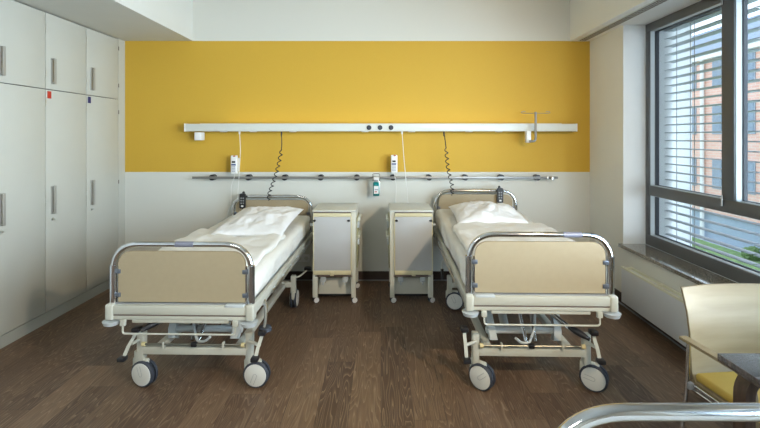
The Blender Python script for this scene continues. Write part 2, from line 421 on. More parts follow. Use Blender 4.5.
# ------------------------------------------------------------------ wardrobes along the left wall
YS = [4.619, 4.119, 3.617, 3.115, 2.613]
ZM = 1.935
names = ['white tall wardrobe beside the yellow wall with a blue square sticker',
         'white tall wardrobe with a red square sticker on its lower door',
         'white tall wardrobe cut by the left edge of the photo',
         'white tall wardrobe nearest the camera, just outside the left edge']
def hdl(bm, yc, z0, z1):
    bx(bm, 0, .006, yc-.02, yc+.02, z0, z1)
    bx(bm, .006, .025, yc-.013, yc+.013, z0, z0+.012, .003); bx(bm, .006, .025, yc-.013, yc+.013, z1-.012, z1, .003)
    bx(bm, .020, .027, yc-.013, yc+.013, z0, z1, .003)
for i in range(4):
    y1, y0 = YS[i], YS[i+1]
    t_ = thing('wardrobe', names[i], 'wardrobe', (XL, y0, 0), group='built-in wardrobes')
    W = y1-y0
    bm = box(-.58, -.021, .001, W-.001, .0, ZS-.002); obj('body', bm, 'dark', t_)  # carcass near-black to stand for shade in the door seams
    obj('plinth', box(-.021, -.006, .0, W, 0, .090), 'plinth', t_)
    for (z0, z1, hz0, hz1, up) in ((.097, ZM-.003, .895, 1.13, False), (ZM+.003, ZS-.010, 1.985, 2.20, True)):
        d = obj('door', box(-.02, 0, .0035, W-.0035, z0, z1, .0015), 'laminate', t_)
        hy = .078
        bm = B(); hdl(bm, hy, hz0, hz1); obj('handle', bm, 'handle', d)
        if not up:
            bm = cyl(B(), (0, hy, .85), (.006, hy, .85), .012); bx(bm, .006, .02, hy-.022, hy+.004, .844, .858, .002); obj('lock', bm, 'steel', d)
            if i == 0: tag(obj('sticker', box(0, .002, .020, .062, ZM-.075, ZM-.015), 'bluep', d), 'dark blue square sticker', None)
            if i == 1: tag(obj('sticker', box(0, .002, .020, .062, ZM-.075, ZM-.015), 'redp', d), 'red square sticker', None)
        bm = B()
        for z in ((z0+.13, z1-.13) if up else (z0+.12, (z0+z1)/2, z1-.1)): bx(bm, 0, .004, -.002, .006, z-.02, z+.02)
        obj_each('hinge', bm, 'steel', d)
bm = box(-.58, 0, 0, YW-YS[0]-.001, 0, ZS-.002)
fl = tag(obj('filler_panel', bm, 'laminate', mw=Matrix.Translation((XL, YS[0]+.001, 0))), 'narrow pale filler strip between the last wardrobe and the yellow wall', 'panel')
bm = B()
for z in (.22, 1.07, 1.80, 2.08, 2.47): bx(bm, 0, .004, .0, .009, z-.02, z+.02)
obj_each('hinge_cap', bm, 'shelf', fl)
struct('wall_wardrobe_end', box(-3.36, XL, YB, YS[-1]-.002, 0, ZS), 'white')

# ------------------------------------------------------------------ hospital beds
def caster(parent, x, y, ang):
    WR = .080; k_ = WR/.0755
    """twin wheel caster; ang = heading of the wheel plane"""
    h = bpy.data.objects.new('caster', None)
    R = Matrix.Translation((x, y, 0)) @ Matrix.Rotation(ang, 4, 'Z')
    bm = cyl(B(), (0, 0, .145), (0, 0, .21), .024)                # stem
    bx(bm, -.016, .016, -.035, .075, .09, .170, .012)                # hood between the wheels
    bmesh.ops.transform(bm, matrix=R, verts=bm.verts)
    c = obj('caster', bm, 'frame', parent)
    yo = .045
    for s in (-1, 1):
        bm = B(); n = 40; prof = [(px, r*k_) for px, r in [(.006, .060), (.006, .075), (.012, .0755), (.022, .0755), (.028, .070), (.028, .064)]]
        # tyre ring as lathe about x
        rg = []
        for k in range(n):
            a = 2*PI*k/n; rg.append([bm.verts.new((s*px, yo+r*math.cos(a), .0802+r*math.sin(a))) for px, r in prof])
        for k in range(n):
            for j in range(len(prof)): bm.faces.new((rg[k][j], rg[(k+1) % n][j], rg[(k+1) % n][(j+1) % len(prof)], rg[k][(j+1) % len(prof)]))
        bmesh.ops.transform(bm, matrix=R, verts=bm.verts); obj('tyre', bm, 'tyre', c)
        bm = B(); cyl(bm, (s*.008, yo, .0802), (s*.031, yo, .0802), .068, seg=40)
        cyl(bm, (s*.031, yo, .0802), (s*.034, yo, .0802), .068, .061, seg=40)
        bmesh.ops.transform(bm, matrix=R, verts=bm.verts); cv = obj('wheel_cover', bm, 'cover', c)
        bm = B(); rot = Matrix.Translation((0, yo, .0802)) @ Matrix.Rotation(ang*2.3+s*.7+x*3, 4, 'X')
        pts = [(s*.0345, .052, .011), (s*.0345, .0, .011)]+[(s*.0345, -.011*math.sin(a), .011*math.cos(a)) for a in [PI*j/8 for j in range(9)]]+[(s*.0345, 0, -.011), (s*.0345, .052, -.011)]
        tube(bm, [rot @ Vector(p) for p in pts], .0011, 6)
        bmesh.ops.transform(bm, matrix=R, verts=bm.verts)
        # groove line drawn on the cover is part of the same caster cover
        obj('cover_groove', bm, 'joint', c)
    return c
HW = .434-.0175
def end_arch(bm, y, top, z0=.60, r=.0165):
    pts = fillet([(-HW, y, z0), (-HW, y, top-r), (HW, y, top-r), (HW, y, z0)], .165, 14)
    tube(bm, pts, r, 16)
def make_bed(label, loc, rz, mx=1, ang=(0, 0, 0, 0), lev=None, dx=0, ftop=.978, sleeve=.192, dz=0, dy=0):
    """mx=1 gas-spring grip to the right, -1 mirrored; foot board at y=0, head at y=2"""
    t_ = thing('hospital_bed', label, 'bed', loc, rz, 'hospital beds')
    kids = []
    def P(name, bm, m, par=None, flip=True, each=False):
        if mx < 0 and flip: bmesh.ops.scale(bm, vec=(-1, 1, 1), verts=bm.verts)
        r_o = (obj_each if each else obj)(name, bm, m, par or t_)
        if not par: kids.append(r_o)
        return r_o
    L = 2.0
    for y, top, nm in ((0, ftop, 'foot'), (L, .995, 'head')):
        bm = B(); end_arch(bm, y, top); a = P(nm+'_rail', bm, 'chrome')
        bm = B()
        for s in (-1, 1):
            cyl(bm, (s*(HW), y, .60), (s*(HW), y, .835), .0205, seg=16)
            if nm == 'foot': cyl(bm, (s*(HW-.034), y+.004, .60), (s*(HW-.034), y+.004, .83), .0085, seg=12)
        P('post_sleeve', bm, 'chrome', a, each=True)
        zt = .920 if nm == 'foot' else .94
        pn = P(nm+'_board', prism(B(), rounded(-.382, .382, .618, zt, .075), y-.009, y+.009), 'board')
        bm = B()
        for s in (-1, 1):
            for z in (.66, .80): bx(bm, *sorted((s*(HW-.050), s*(HW-.012))), y-.014, y+.012, z-.013, z+.013, .003)
        P('board_clamp', bm, 'clamp', pn, each=True)
        if nm == 'foot' and sleeve is not None:
            bm = cyl(B(), (sleeve-.055, y, top-.0165), (sleeve+.055, y, top-.0165), .0171)
            P('label_sleeve', bm, 'label', a)
    # end bars
    for y, d in ((-.012, 1), (L+.012, -1)):
        bm = B(); bx(bm, -.43, .43, y-.028, y+.024, .552, .605, .006); bx(bm, -.43, .43, y-.022, y+.024, .520, .546, .005)
        bx(bm, -.43, .43, y-.012, y+.02, .540, .556)
        e = P('end_bar', bm, 'frame')
        P('bar_slot', box(-.425, .425, y-.0225*d-.001, y-.0225*d+.001, .5445, .5535) if d > 0 else box(-.425, .425, y+.0215, y+.0235, .5445, .5535), 'shelf', e)
        for s in (-1, 1):
            P('corner_cap', bx(B(), *sorted((s*.395, s*.442)), y-.034, y+.04, .518, .612, .010, 3), 'frame', e)
            bm = cyl(B(), (s*.412, y-.012*d, .490), (s*.412, y-.012*d, .512), .042, .050, seg=28)
            bmesh.ops.scale(bm, vec=(1, 1, 1), verts=bm.verts)
            P('bumper', bm, 'bluegrey', e)
        if d > 0:
            P('under_tray', bx(B(), -.29, .29, y-.015, y+.06, .498, .519, .006), 'frame', e)
            P('rubber_strip', box(-.40, .40, y+.0, y+.02, .605, .612), 'joint', e)
            P('hand_grip', bx(B(), -.385, -.27, y-.03, y+.01, .598, .613, .005), 'bluegrey', e)
    # linen rail at the foot
    bm = tube(B(), fillet([(-.335, -.035, .515), (-.335, -.045, .443), (.335, -.045, .443), (.335, -.035, .515)], .02, 5), .0055, 10)
    lr = P('linen_rail', bm, 'frame')
    for s in (-1, 1): P('rail_clip', bx(B(), s*.335-.016, s*.335+.016, -.048, -.028, .487, .523, .003), 'frame', lr)
    # side rails
    for s in (-1, 1):
        bm = B(); bx(bm, *sorted((s*.412, s*.440)), .03, L-.03, .560, .608, .006); bx(bm, *sorted((s*.405, s*.430)), .03, L-.03, .530, .556, .004)
        sr = P('side_rail', bm, 'frame')
        P('accessory_rail', bx(B(), *sorted((s*.447, s*.453)), .35, L-.25, .545, .568, .002), 'steel', sr)
        bm = B()
        for k in range(6): bx(bm, *sorted((s*.428, s*.452)), .40+k*.26, .425+k*.26, .538, .575, .002)
        P('rail_bracket', bm, 'bluegrey', sr, each=True)
    P('platform', bx(B(), -.40, .40, .03, L-.03, .575, .612, .004), 'bluegrey')
    # undercarriage
    n0 = len(kids)
    bm = B()
    for y in (.10, 1.32):
        bx(bm, -.325, .325, y-.025, y+.025, .198, .245, .005)
    for s in (-1, 1): bx(bm, s*.25-.022, s*.25+.022, .10, 1.32, .195, .235, .005)
    base = P('base_frame', bm, 'frame')
    for y in (.10, 1.32):
        for s in (-1, 1):
            P('base_post', bx(B(), s*.338-.021, s*.338+.021, y-.026, y+.026, .150, .335 if y < 1 else .30, .006), 'frame', base)
    bm = cyl(B(), (-.32, .065, .268), (.32, .065, .268), .006, seg=10)
    rd = P('brake_rod', bm, 'rod')
    for s in (-1, 1):
        P('bushing', cyl(B(), (s*.317, .065, .268), (s*.297, .065, .268), .014), 'brass', rd)
        P('rod_bracket', bx(B(), s*.185-.006, s*.185+.006, .055, .08, .24, .285, .002), 'frame', rd)
    P('rod_joint', bx(B(), -.022, .012, .052, .078, .256, .282, .004), 'black', rd)
    # lift arms (parallelogram)
    for (ya, yb) in ((.22, .62), (.78, 1.18)):
        for s in (-1, 1):
            bm = B(); pts = [(s*.20, ya, .235), (s*.215, ya+.03, .33+dz/2), (s*.225, ya+.16, .45+dz*.8), (s*.225, yb, .565+dz)]
            strip(bm, fillet(pts, .08, 5), (.012, 0, 0), .075) if False else strip(bm, fillet(pts, .08, 5), (.045, 0, 0), .055)
            P('lift_arm', bm, 'lift')
        P('torsion_tube', cyl(B(), (-.24, ya+.03, .285), (.24, ya+.03, .285), .022), 'lift')
        P('torsion_tube', cyl(B(), (-.26, yb-.1, .52+dz), (.26, yb-.1, .52+dz), .02), 'lift')
    bm = cyl(B(), (-.10, .30, .26), (-.06, .92, .54+dz), .028); P('lift_motor', bm, 'lift')
    bm = cyl(B(), (-.03, .16, .25), (-.05, .35, .50+dz), .011); cyl(bm, (.05, .16, .25), (.07, .42, .52+dz), .011)
    P('lift_strut', bm, 'chrome', each=True)
    bm = tube(B(), fillet([(-.09, .10, .30), (-.05, .12, .262), (.0, .12, .262), (.06, .2, .33), (.09, .3, .40)], .02, 4), .008, 10)
    P('lift_lever', bm, 'lift')
    P('cable_duct', bx(B(), -.17, .10, .28, .34, .50+dz, .56+dz, .01), 'black')
    n1 = len(kids)
    # gas spring with black grip
    bm = B(); cyl(bm, (.04, .26, .49), (.215, .02, .385), .010, seg=12); cyl(bm, (.04, .285, .475), (.20, .05, .375), .006, seg=8)
    gs = P('gas_spring', bm, 'chrome')
    bm = B(); tube(bm, [(.19+.085*t, .045-.09*t, .398-.035*t) for t in [j/8 for j in range(9)]], lambda t: .011+.010*math.sin(PI*min(1, t*1.0+.08)), 12)
    P('grip', bm, 'black', gs)
    n2 = len(kids)
    # brake pedals: parallel rocker bars on both sides
    for (xt, zt, xb, zb, px) in (lev or ((-.44, .385, -.433, .225, -.363), (.328, .374, .345, .23, .313))):
        bm = B(); m_x = (xt+xb)/2; o_ = .024 if m_x > 0 else -.024
        strip(bm, [(xt, .035, zt), ((xt*2+xb)/3, .02, (zt*2+zb)/3), ((xt+xb*2)/3, .0, (zt+zb*2)/3+.01), (xb, -.02, zb)], (.020, 0, 0), .007)
        cyl(bm, (px, .07, .29), ((xt+xb)/2, .02, .29), .010)
        pd = P('brake_pedal', bm, 'frame', flip=False)
        P('pedal_pad', bx(B(), xt-.022, xt+.022, .0, .055, zt-.014, zt+.014, .006), 'black', pd, flip=False)
        P('pedal_pad', bx(B(), xb-.022, xb+.022, -.055, -.005, zb-.012, zb+.012, .006), 'black', pd, flip=False)
    n3 = len(kids)
    # head end release pedal, hanging hand lever
    bm = tube(B(), fillet([(.38, 1.30, .28), (.42, 1.40, .27), (.44, 1.52, .27), (.455, 1.57, .275)], .03, 4), .008, 10)
    hp = P('head_pedal', bm, 'frame', flip=False); n4 = len(kids)
    P('pedal_pad', cyl(B(), (.455, 1.58, .275), (.455, 1.58, .297), .036, .032), 'black', hp, flip=False)
    if dz == 0:
        bm = tube(B(), fillet([(-.43, 1.02, .54), (-.462, 1.02, .50), (-.462, 1.00, .44)], .02, 4), .006, 10)
        hp = P('release_lever', bm, 'frame'); P('lever_grip', cyl(B(), (-.462, 1.0, .455), (-.462, .99, .375), .013, .011), 'black', hp)
    else:
        bm = tube(B(), fillet([(.43, .22, .55), (.455, .18, .53), (.475, .10, .47), (.478, .05, .44)], .03, 4), .010, 12)
        hp = P('side_lever', bm, 'chrome', flip=False); P('lever_grip', cyl(B(), (.482, .06, .425), (.482, .06, .447), .040, .036), 'tyre', hp, flip=False)
    for i_, ch_ in enumerate(kids):
        low = n0 <= i_ < n1 or n2 <= i_ < n4
        if n0 <= i_ < n1: ch_.location = (dx, dy, 0)
        if not low: ch_.location.z = dz
        if ch_ == gs and dz: ch_.location = (.05, 0, .035)
    spots = ((-.338+dx, .10+dy), (.338+dx, .10+dy), (-.338+dx, 1.32+dy), (.338+dx, 1.32+dy))
    if dz: spots = ((-.338+dx-.022, .10),)+spots[1:]
    for (x, y), a in zip(spots, ang): caster(t_, x, y, a)
    return t_
bedL = make_bed('left hospital bed with beige foot board and chrome rails, beside the wardrobes', (-1.190, 2.633, 0), -.022, -1, (-1.80, -1.64, .1, .05), ((-.29, .375, -.343, .225, -.305), (.476, .365, .448, .232, .379)), .038, sleeve=-.017, dz=-.063)
bedR = make_bed('right hospital bed with beige foot board and chrome rails, beside the window', (.940, 2.61, 0), -.025, 1, (-2.25, -2.15, -1.7, .2), None, -.022, dy=.0)
bedN = make_bed('nearest hospital bed, only its chrome foot rail showing in the bottom right corner', (.748, .885, 0), PI, 1, (0, 0, 0, 0), ftop=1.003, sleeve=None)

# bedding ----------------------------------------------------------
def soft(w, l_, h, r, nx, ny, nz, fn):
    """rounded box lattice from -w/2..w/2, 0..l_, 0..h, then displaced by fn(co, nrm)"""
    bm = B(); bmesh.ops.create_cube(bm, size=1)
    bmesh.ops.scale(bm, vec=(w, l_, h), verts=bm.verts); bmesh.ops.translate(bm, vec=(0, l_/2, h/2), verts=bm.verts)
    def cut(axis, n, lo, hi):
        for k in range(1, n):
            c = [0, 0, 0]; c[axis] = lo+(hi-lo)*k/n; nn = [0, 0, 0]; nn[axis] = 1
            bmesh.ops.bisect_plane(bm, geom=bm.verts[:]+bm.edges[:]+bm.faces[:], plane_co=c, plane_no=nn)
    cut(0, nx, -w/2, w/2); cut(1, ny, 0, l_); cut(2, nz, 0, h)
    for v in bm.verts:
        rz = min(r, h/2*.98)
        inner = Vector((max(-w/2+r, min(w/2-r, v.co.x)), max(r, min(l_-r, v.co.y)), max(rz, min(h-rz, v.co.z))))
        d = v.co-inner
        if d.length > 1e-6:
            e = Vector((d.x/r, d.y/r, d.z/rz)).normalized(); v.co = inner+Vector((e.x*r, e.y*r, e.z*rz))
    bm.normal_update()
    for v in bm.verts: v.co = fn(v.co.copy(), v.normal.copy())
    return bm
def lift(y):     # slightly raised head section
    return 0 if y < 1.15 else .03*((y-1.15)/.8)
def mattress_fn(seed, amp=.011):
    def f(c, n):
        side = 1-abs(n.z)
        k = noise.noise(Vector((c.x*5+seed, c.y*3.5, c.z*5)))+.5*noise.noise(Vector((c.x*11+seed, c.y*9, c.z*9)))
        fold = abs(noise.noise(Vector((c.x*2+seed, c.y*4-c.z*14, seed))))   # slanting pull folds on the sides
        c = c+n*(k*amp*(.6+side)-side*fold*.03)
        c.z += lift(c.y)
        if seed == 0 and c.x < -.36: c.x -= .045*max(0, 1-abs(c.y-.10)/.16)*max(0, 1-abs(c.z-.06)/.07)
        return c
    return f
def bedding(bed, seed, side, nearest=False):
    mw = Matrix.Translation(bed.location+Vector((0, 0, -.063 if seed == 0 else 0))) @ Matrix.Rotation(bed.rotation_euler.z, 4, 'Z')
    which = {0: 'left', 1: 'right', 2: 'nearest'}[seed]
    m_ = obj('mattress', soft(.862, 1.93, .155, .05, 34, 76, 8, mattress_fn(seed*7.3)), 'sheet', mw=mw @ Matrix.Translation((0, .035, .612)), ang=180)
    tag(m_, {0: 'thick mattress in a wrinkled white sheet on the left bed by the wardrobes',
             1: 'thick mattress in a wrinkled white sheet on the right bed by the window',
             2: 'sheeted mattress on the nearest bed, below the camera'}[seed], 'mattress', 'sheeted mattresses')
    if nearest: return
    def dfn(c, n):
        k = noise.noise(Vector((c.x*6+seed*3, c.y*4, 1)))+.6*noise.noise(Vector((c.x*13, c.y*8+seed, 4)))
        diag = noise.noise(Vector(((c.x+c.y)*7, (c.x-c.y)*2, seed)))
        c.z += k*.014+diag*.012
        e = max(0, c.x*(-1 if seed == 0 else 1)-.35); c.z -= e*e*12         # edges roll over the mattress
        # rounded corner at the pillow end
        return c
    L_ = 1.12
    bm = soft(.83, L_, .046, .034, 40, 50, 3, dfn)
    for v in bm.verts:                                     # round off the head-end corner
        x = v.co.x*(1 if seed == 0 else -1)
        q = max(0, v.co.y-(L_-.18)); v.co.x -= (1 if seed == 0 else -1)*(.10*(q/.18)**2 if x > 0 else 0)*max(0, x/.45)
    d_ = obj('duvet', bm, 'duvet', mw=mw @ Matrix.Translation((-.035 if seed == 0 else .035, .05, .765)), ang=180)
    tag(d_, 'thin white duvet with a rounded corner on the left bed' if seed == 0 else 'thin white duvet with a rumpled edge on the right bed', 'duvet', 'white duvets')
def pillow(label, mw, w, l_, h, seed, corner=.0):
    bm = B(); N = 44; top = []; bot = []
    for i in range(N+1):
        ra = []; rb = []
        for j in range(N+1):
            u = i/N*2-1; v = j/N*2-1
            puff = ((1-abs(u)**2.6)*(1-abs(v)**2.6))**.55 if abs(u) < 1 and abs(v) < 1 else 0
            pin = 1-.06*(1-abs(v)**2)*abs(u)**3; pin2 = 1-.06*(1-abs(u)**2)*abs(v)**3
            x = u*w/2*pin; y = v*l_/2*pin2
            wr = noise.noise(Vector((u*2.2+seed, v*2.2, 0)))*.030+noise.noise(Vector((u*5-v*3+seed, v*4, 2)))*.014+abs(noise.noise(Vector((u*4+v*5, u*3-v*2, seed))))*-.018
            ra.append(bm.verts.new((x, y, h*.22+puff*(h*.78+wr)))); rb.append(bm.verts.new((x, y, h*.22-puff*h*.22-.003)))
        top.append(ra); bot.append(rb)
    for i in range(N):
        for j in range(N):
            bm.faces.new((top[i][j], top[i+1][j], top[i+1][j+1], top[i][j+1])); bm.faces.new((bot[i][j], bot[i][j+1], bot[i+1][j+1], bot[i+1][j]))
    for i in range(N):
        for (a, b_, c, d) in ((top[i][0], bot[i][0], bot[i+1][0], top[i+1][0]), (top[i][N], top[i+1][N], bot[i+1][N], bot[i][N]),
                              (top[0][i], top[0][i+1], bot[0][i+1], bot[0][i]), (top[N][i], bot[N][i], bot[N][i+1], top[N][i+1])):
            bm.faces.new((a, b_, c, d))
    return tag(obj('pillow', bm, 'pillow', mw=mw, ang=180), label, 'pillow', 'white pillows')
bedding(bedL, 0, 0); bedding(bedR, 1, 1); bedding(bedN, 2, 0, True)
RX = Matrix.Rotation
pillow('flat white pillow lying askew on the left bed below the black hand control', Matrix.Translation((-1.075, 3.93, .768)) @ RX(-.06, 4, 'Z') @ RX(math.radians(7), 4, 'X'), .60, .78, .10, 3.1)
pillow('plump rumpled white pillow on the right bed near the window', Matrix.Translation((.965, 4.03, .800)) @ RX(-.03, 4, 'Z') @ RX(math.radians(5), 4, 'X'), .62, .62, .125, 8.6)

# hand controls hung on the head rails -----------------------------
def handset(label, x, y, ztop, m=1):
    t_ = thing('bed_hand_control', label, 'hand control', (x, y, ztop), 0, 'black bed hand controls')
    obj('body', prism(B(), rounded(-.030, .030, -.155, .0, .014, True, True), -.014, .014), 'black', t_)
    obj('hook', tube(B(), fillet([(0, .01, -.02), (0, .01, .012), (0, .05, .012), (0, .05, -.03)], .012, 4), .008, 8), 'black', t_)
    bm = B()
    for r in range(3):
        for c in (-1, 1): bx(bm, c*.011-.007, c*.011+.007, -.017, -.013, -.055-r*.026, -.040-r*.026, .002)
    obj('buttons', bm, 'joint', t_)
    obj('badge', box(-.012, .012, -.016, -.013, -.138, -.122, .001), 'plastic', t_)
    obj('cable', tube(B(), fillet([(0, 0, -.15), (0, .0, -.20), (0, .03, -.26)], .03, 4), .0035, 8), 'black', t_)
hl = (bedL.location+Vector((0, 2, 0))); hr = (bedR.location+Vector((0, 2, 0)))
handset('black hand control hanging on the left bed head rail', -1.445, 4.595, .95)
handset('black hand control hanging on the right bed head rail', 1.235, 4.565, 1.012)

# ------------------------------------------------------------------ bedside cabinets
def cabinet(label, x0, mx):
    """local x 0..0.40 from the left side, y 0 front .. 0.58"""
    t_ = thing('bedside_cabinet', label, 'bedside cabinet', (x0, 4.07, 0), 0, 'white bedside cabinets')
    W = .40; D = .45
    def X(a, b_): return sorted((a, b_)) if mx > 0 else sorted((W-a, W-b_))
    bm = B(); bx(bm, 0, W, .02, D, .27, .815, .004); obj('body', bm, 'cab', t_)
    obj('top', bx(B(), -.004, W+.004, -.004, D+.01, .845, .862, .005), 'cabtop', t_)
    obj('back_rim', box(0, W, .02, D, .815, .845), 'cab', t_)
    f = obj('flap_table', bx(B(), *X(.012, .355), -.016, -.002, .305, .807, .003), 'flap', t_)
    bm = B(); bx(bm, *X(.010, .357), -.024, -.001, .805, .838, .004); bx(bm, *X(.010, .357), -.022, -.001, .271, .309, .003)
    bx(bm, *X(.006, .014), -.018, 0, .30, .81); bx(bm, *X(.353, .361), -.018, 0, .30, .81)
    obj('edge', bm, 'cream', f)
    bm = B(); bx(bm, *X(.012, .355), -.019, .03, .838, .8445); obj('gap_shade', bm, 'shelf', t_)  # brown strip drawn for the shaded gap below the top
    bm = B()
    for a in (.022, .338): cyl(bm, (X(a, a)[0], -.03, .770), (X(a, a)[0], -.012, .770), .010); bx(bm, X(a, a)[0]-.016, X(a, a)[0]+.006, -.028, -.014, .764, .776, .002)
    obj_each('latch', bm, 'black', f)
    obj('pull', bx(B(), *X(.165, .20), -.032, -.018, .262, .300, .004), 'cream', f)
    obj('shelf', bx(B(), *X(.02, .375), .0, D, .245, .262, .003), 'shelf', t_)
    bm = B()
    for a in (.07, .275): bx(bm, *X(a, a+.05), .02, .03, .19, .245, .004); bx(bm, *X(a+.018, a+.032), .01, .03, .165, .2, .003)
    obj_each('bracket', bm, 'bluegrey', t_)
    bm = B()
    bx(bm, *X(0, .045), .0, .04, .053, .27, .003); bx(bm, *X(.358, .40), .0, .04, .053, .845, .003)
    bx(bm, *X(0, .04), D-.04, D, .065, .27, .003); bx(bm, *X(.36, .40), D-.04, D, .065, .27, .003)
    obj_each('leg', bm, 'cab', t_)
    obj('lower_panel', bx(B(), .035, W-.035, .12, .14, .045, .20, .003), 'cab', t_)
    obj('under_gap_bar', bx(B(), .035, W-.035, .115, .15, .030, .046, .003), 'black', t_)  # black strip drawn for the shaded gap under the panel
    # open side with drawer rails and grips
    s = obj('side_drawer', bx(B(), *X(W, W+.010), .10, D-.02, .30, .77, .003), 'olive', t_)
    for z in (.735, .575):
        obj('drawer_grip', bx(B(), *X(W+.008, W+.034), .13, D-.06, z-.0, z+.028, .005), 'cab', s)
        obj('grip_bracket', bx(B(), *X(W+.006, W+.028), .10, .135, z-.055, z, .003), 'bluegrey', s)
    obj('side_knob', cyl(B(), (X(-.03, -.03)[0], .05, .72), (X(0, 0)[0], .05, .72), .014), 'bluegrey', t_)
    for (a, y) in ((.02, .025), (.378, .025), (.02, D-.03), (.378, D-.03)):
        x = X(a, a)[0]
        RR = Matrix.Translation((x, y, 0)) @ Matrix.Rotation(-1.15-.5*a+y, 4, 'Z')
        def put(nm, bm, m, par):
            bmesh.ops.transform(bm, matrix=RR, verts=bm.verts); return obj(nm, bm, m, par)
        bm = cyl(B(), (0, 0, .045), (0, 0, .068), .010); bx(bm, -.004, .004, -.015, .022, .02, .055, .003); c = put('caster', bm, 'joint', t_)
        for q in (-1, 1):
            put('wheel', cyl(B(), (q*.006, .008, .0275), (q*.02, .008, .0275), .0275, seg=24), 'tyre', c)
            put('wheel_cover', cyl(B(), (q*.019, .008, .0275), (q*.0215, .008, .0275), .0245, seg=20), 'plastic', c)
    return t_
cabinet('left bedside cabinet on casters with grey flap, beside the left bed', -.633, 1)
cabinet('right bedside cabinet on casters with grey flap, beside the right bed', .083, -1)

# ------------------------------------------------------------------ things on the back wall
K = YW/F
def wx(px, y=YW): return (px-CX)*y/F
def wz(py, y=YW): return CH-(py-CY)*y/F
YR = 4.60
u_ = thing('bed_head_unit', 'long white horizontal supply duct across the yellow wall', 'supply unit', (0, YR, 0))
xa, xb = wx(184.7, YR), wx(576.8, YR); za, zb = wz(131.3, YR), wz(123.8, YR)
obj('duct', bx(B(), xa, xb, 0, .10, za, zb, .004), 'railw', u_)
obj('wall_mount', box(xa+.25, xb-.15, .10, .14, za+.01, zb-.01), 'railw', u_)
obj('cover_strip', box(xa+.15, xb-.15, .02, .09, zb, zb+.004), 'railw', u_)
for a in (xa, xb): obj('end_cap', bx(B(), a-.006, a+.006, -.003, .102, za-.003, zb+.003, .002), 'plastic', u_)
for px in (369, 380, 391):
    x = wx(px, YR); z = wz(127.6, YR)
    s_ = obj('socket', cyl(B(), (x, -.008, z), (x, .0, z), .025, seg=28), 'black', u_)
    bm = cyl(B(), (x, -.010, z), (x, -.008, z), .018, seg=24); cyl(bm, (x-.007, -.012, z), (x-.007, -.01, z), .003, seg=8); cyl(bm, (x+.007, -.012, z), (x+.007, -.01, z), .003, seg=8)
    obj('socket_face', bm, 'tyre', s_)
for px in (222, 252, 292, 365, 412, 470, 500): obj('spot_lens', cyl(B(), (wx(px, YR), .05, za-.007), (wx(px, YR), .05, za+.002), .035, .042, seg=24), 'plastic', u_)
ul = area('uplight', (.05, YR+.05, zb+.012), Euler((PI-.25, 0, 0)), 3.4, .05, 2.2, (1, .80, .50)); ul.parent = None
obj('junction_box', bx(B(), wx(194.3, YR), wx(201.3, YR), .0, .09, wz(140.3, YR), wz(132.3, YR), .004), 'plastic', u_)

e_ = thing('equipment_rail', 'thin brushed steel equipment rail under the yellow paint', 'wall rail', (0, 4.655, 0))
zr = wz(177.7, 4.655)
obj('bar', bx(B(), wx(192, 4.655), wx(558, 4.655), 0, .010, zr-.0125, zr+.0125, .002), 'railst', e_)
for k in range(10):
    x = wx(212+36.2*k, 4.67)
    obj('bracket', cyl(B(), (x, .010, zr), (x, .084, zr), .031, seg=24), 'black', e_)
obj('end_hook', bx(B(), wx(550.5, 4.655), wx(553, 4.655), -.03, .0, zr-.03, zr+.012, .003), 'steel', e_)
obj('end_hook', bx(B(), wx(547, 4.655), wx(548.5, 4.655), -.012, .0, zr-.02, zr+.012, .003), 'steel', e_)

def phone(label, px, py0, py1):
    y = 4.62; x = wx(px, y); z1 = wz(py0, y); z0 = wz(py1, y); h = z1-z0
    t_ = thing('nurse_call_handset', label, 'handset', (x, y, z0), 0, 'nurse call handsets')
    obj('body', bx(B(), -.034, .034, 0, .04, 0, h, .010, 3), 'plastic', t_)
    obj('wall_holder', bx(B(), -.026, .026, .04, .118, .02, h-.03, .004), 'plastic', t_)
    obj('display', box(-.020, .016, -.002, .002, h*.60, h*.70), 'black', t_)
    obj('call_button', bx(B(), -.006, .016, -.002, .004, h*.935, h*.995, .002), 'redp', t_)
    obj('label_strip', box(-.025, .022, -.002, .002, h*.46, h*.54), 'navy', t_)
    bm = B()
    for r in range(4):
        for c in range(3): bx(bm, -.021+c*.013, -.011+c*.013, -.003, .001, h*(.11+r*.085), h*(.11+r*.085)+.010)
    obj('keys', bm, 'key', t_)
    return t_
p1 = phone('white nurse call handset on the wall above the left bed', 233.7, 155.5, 174)
p2 = phone('white nurse call handset on the wall above the right cabinet', 394.2, 155, 173)
obj('cable', tube(B(), fillet([(0, .02, .005), (0, .02, -.04), (-.045, .05, -.12), (-.05, .07, -.30), (-.11, .09, -.48)], .06, 6), .003, 8), 'cord', p1)
obj('cable', tube(B(), fillet([(0, .02, .005), (.01, .02, -.05), (.02, .04, -.12), (.02, .09, -.36), (.02, .09, -.46)], .06, 6), .003, 8), 'cord', p2)

def cordl(label, pts, m, cat='cord', name='pull_cord', r=.0032):
    y = 4.62; v = [Vector((wx(a, y), y, wz(b_, y))) for a, b_ in pts]; o0 = v[0].copy()
    t_ = thing(name, label, cat, o0, 0)
    obj('cord', tube(B(), fillet([p-o0 for p in v], .05, 5), r, 8), m, t_)
    obj('plug', cyl(B(), (0, 0, .0), (0, 0, -.03), .011, .008, seg=12), m, t_)
cordl('thin white pull cord hanging from the supply duct beside the left handset', [(239.5, 131.4), (240.5, 150), (239, 178), (237, 202)], 'cord')
cordl('thin white pull cord slanting down from the duct beside the right handset', [(402, 131.4), (404, 160), (407, 190), (408.5, 208)], 'cord')

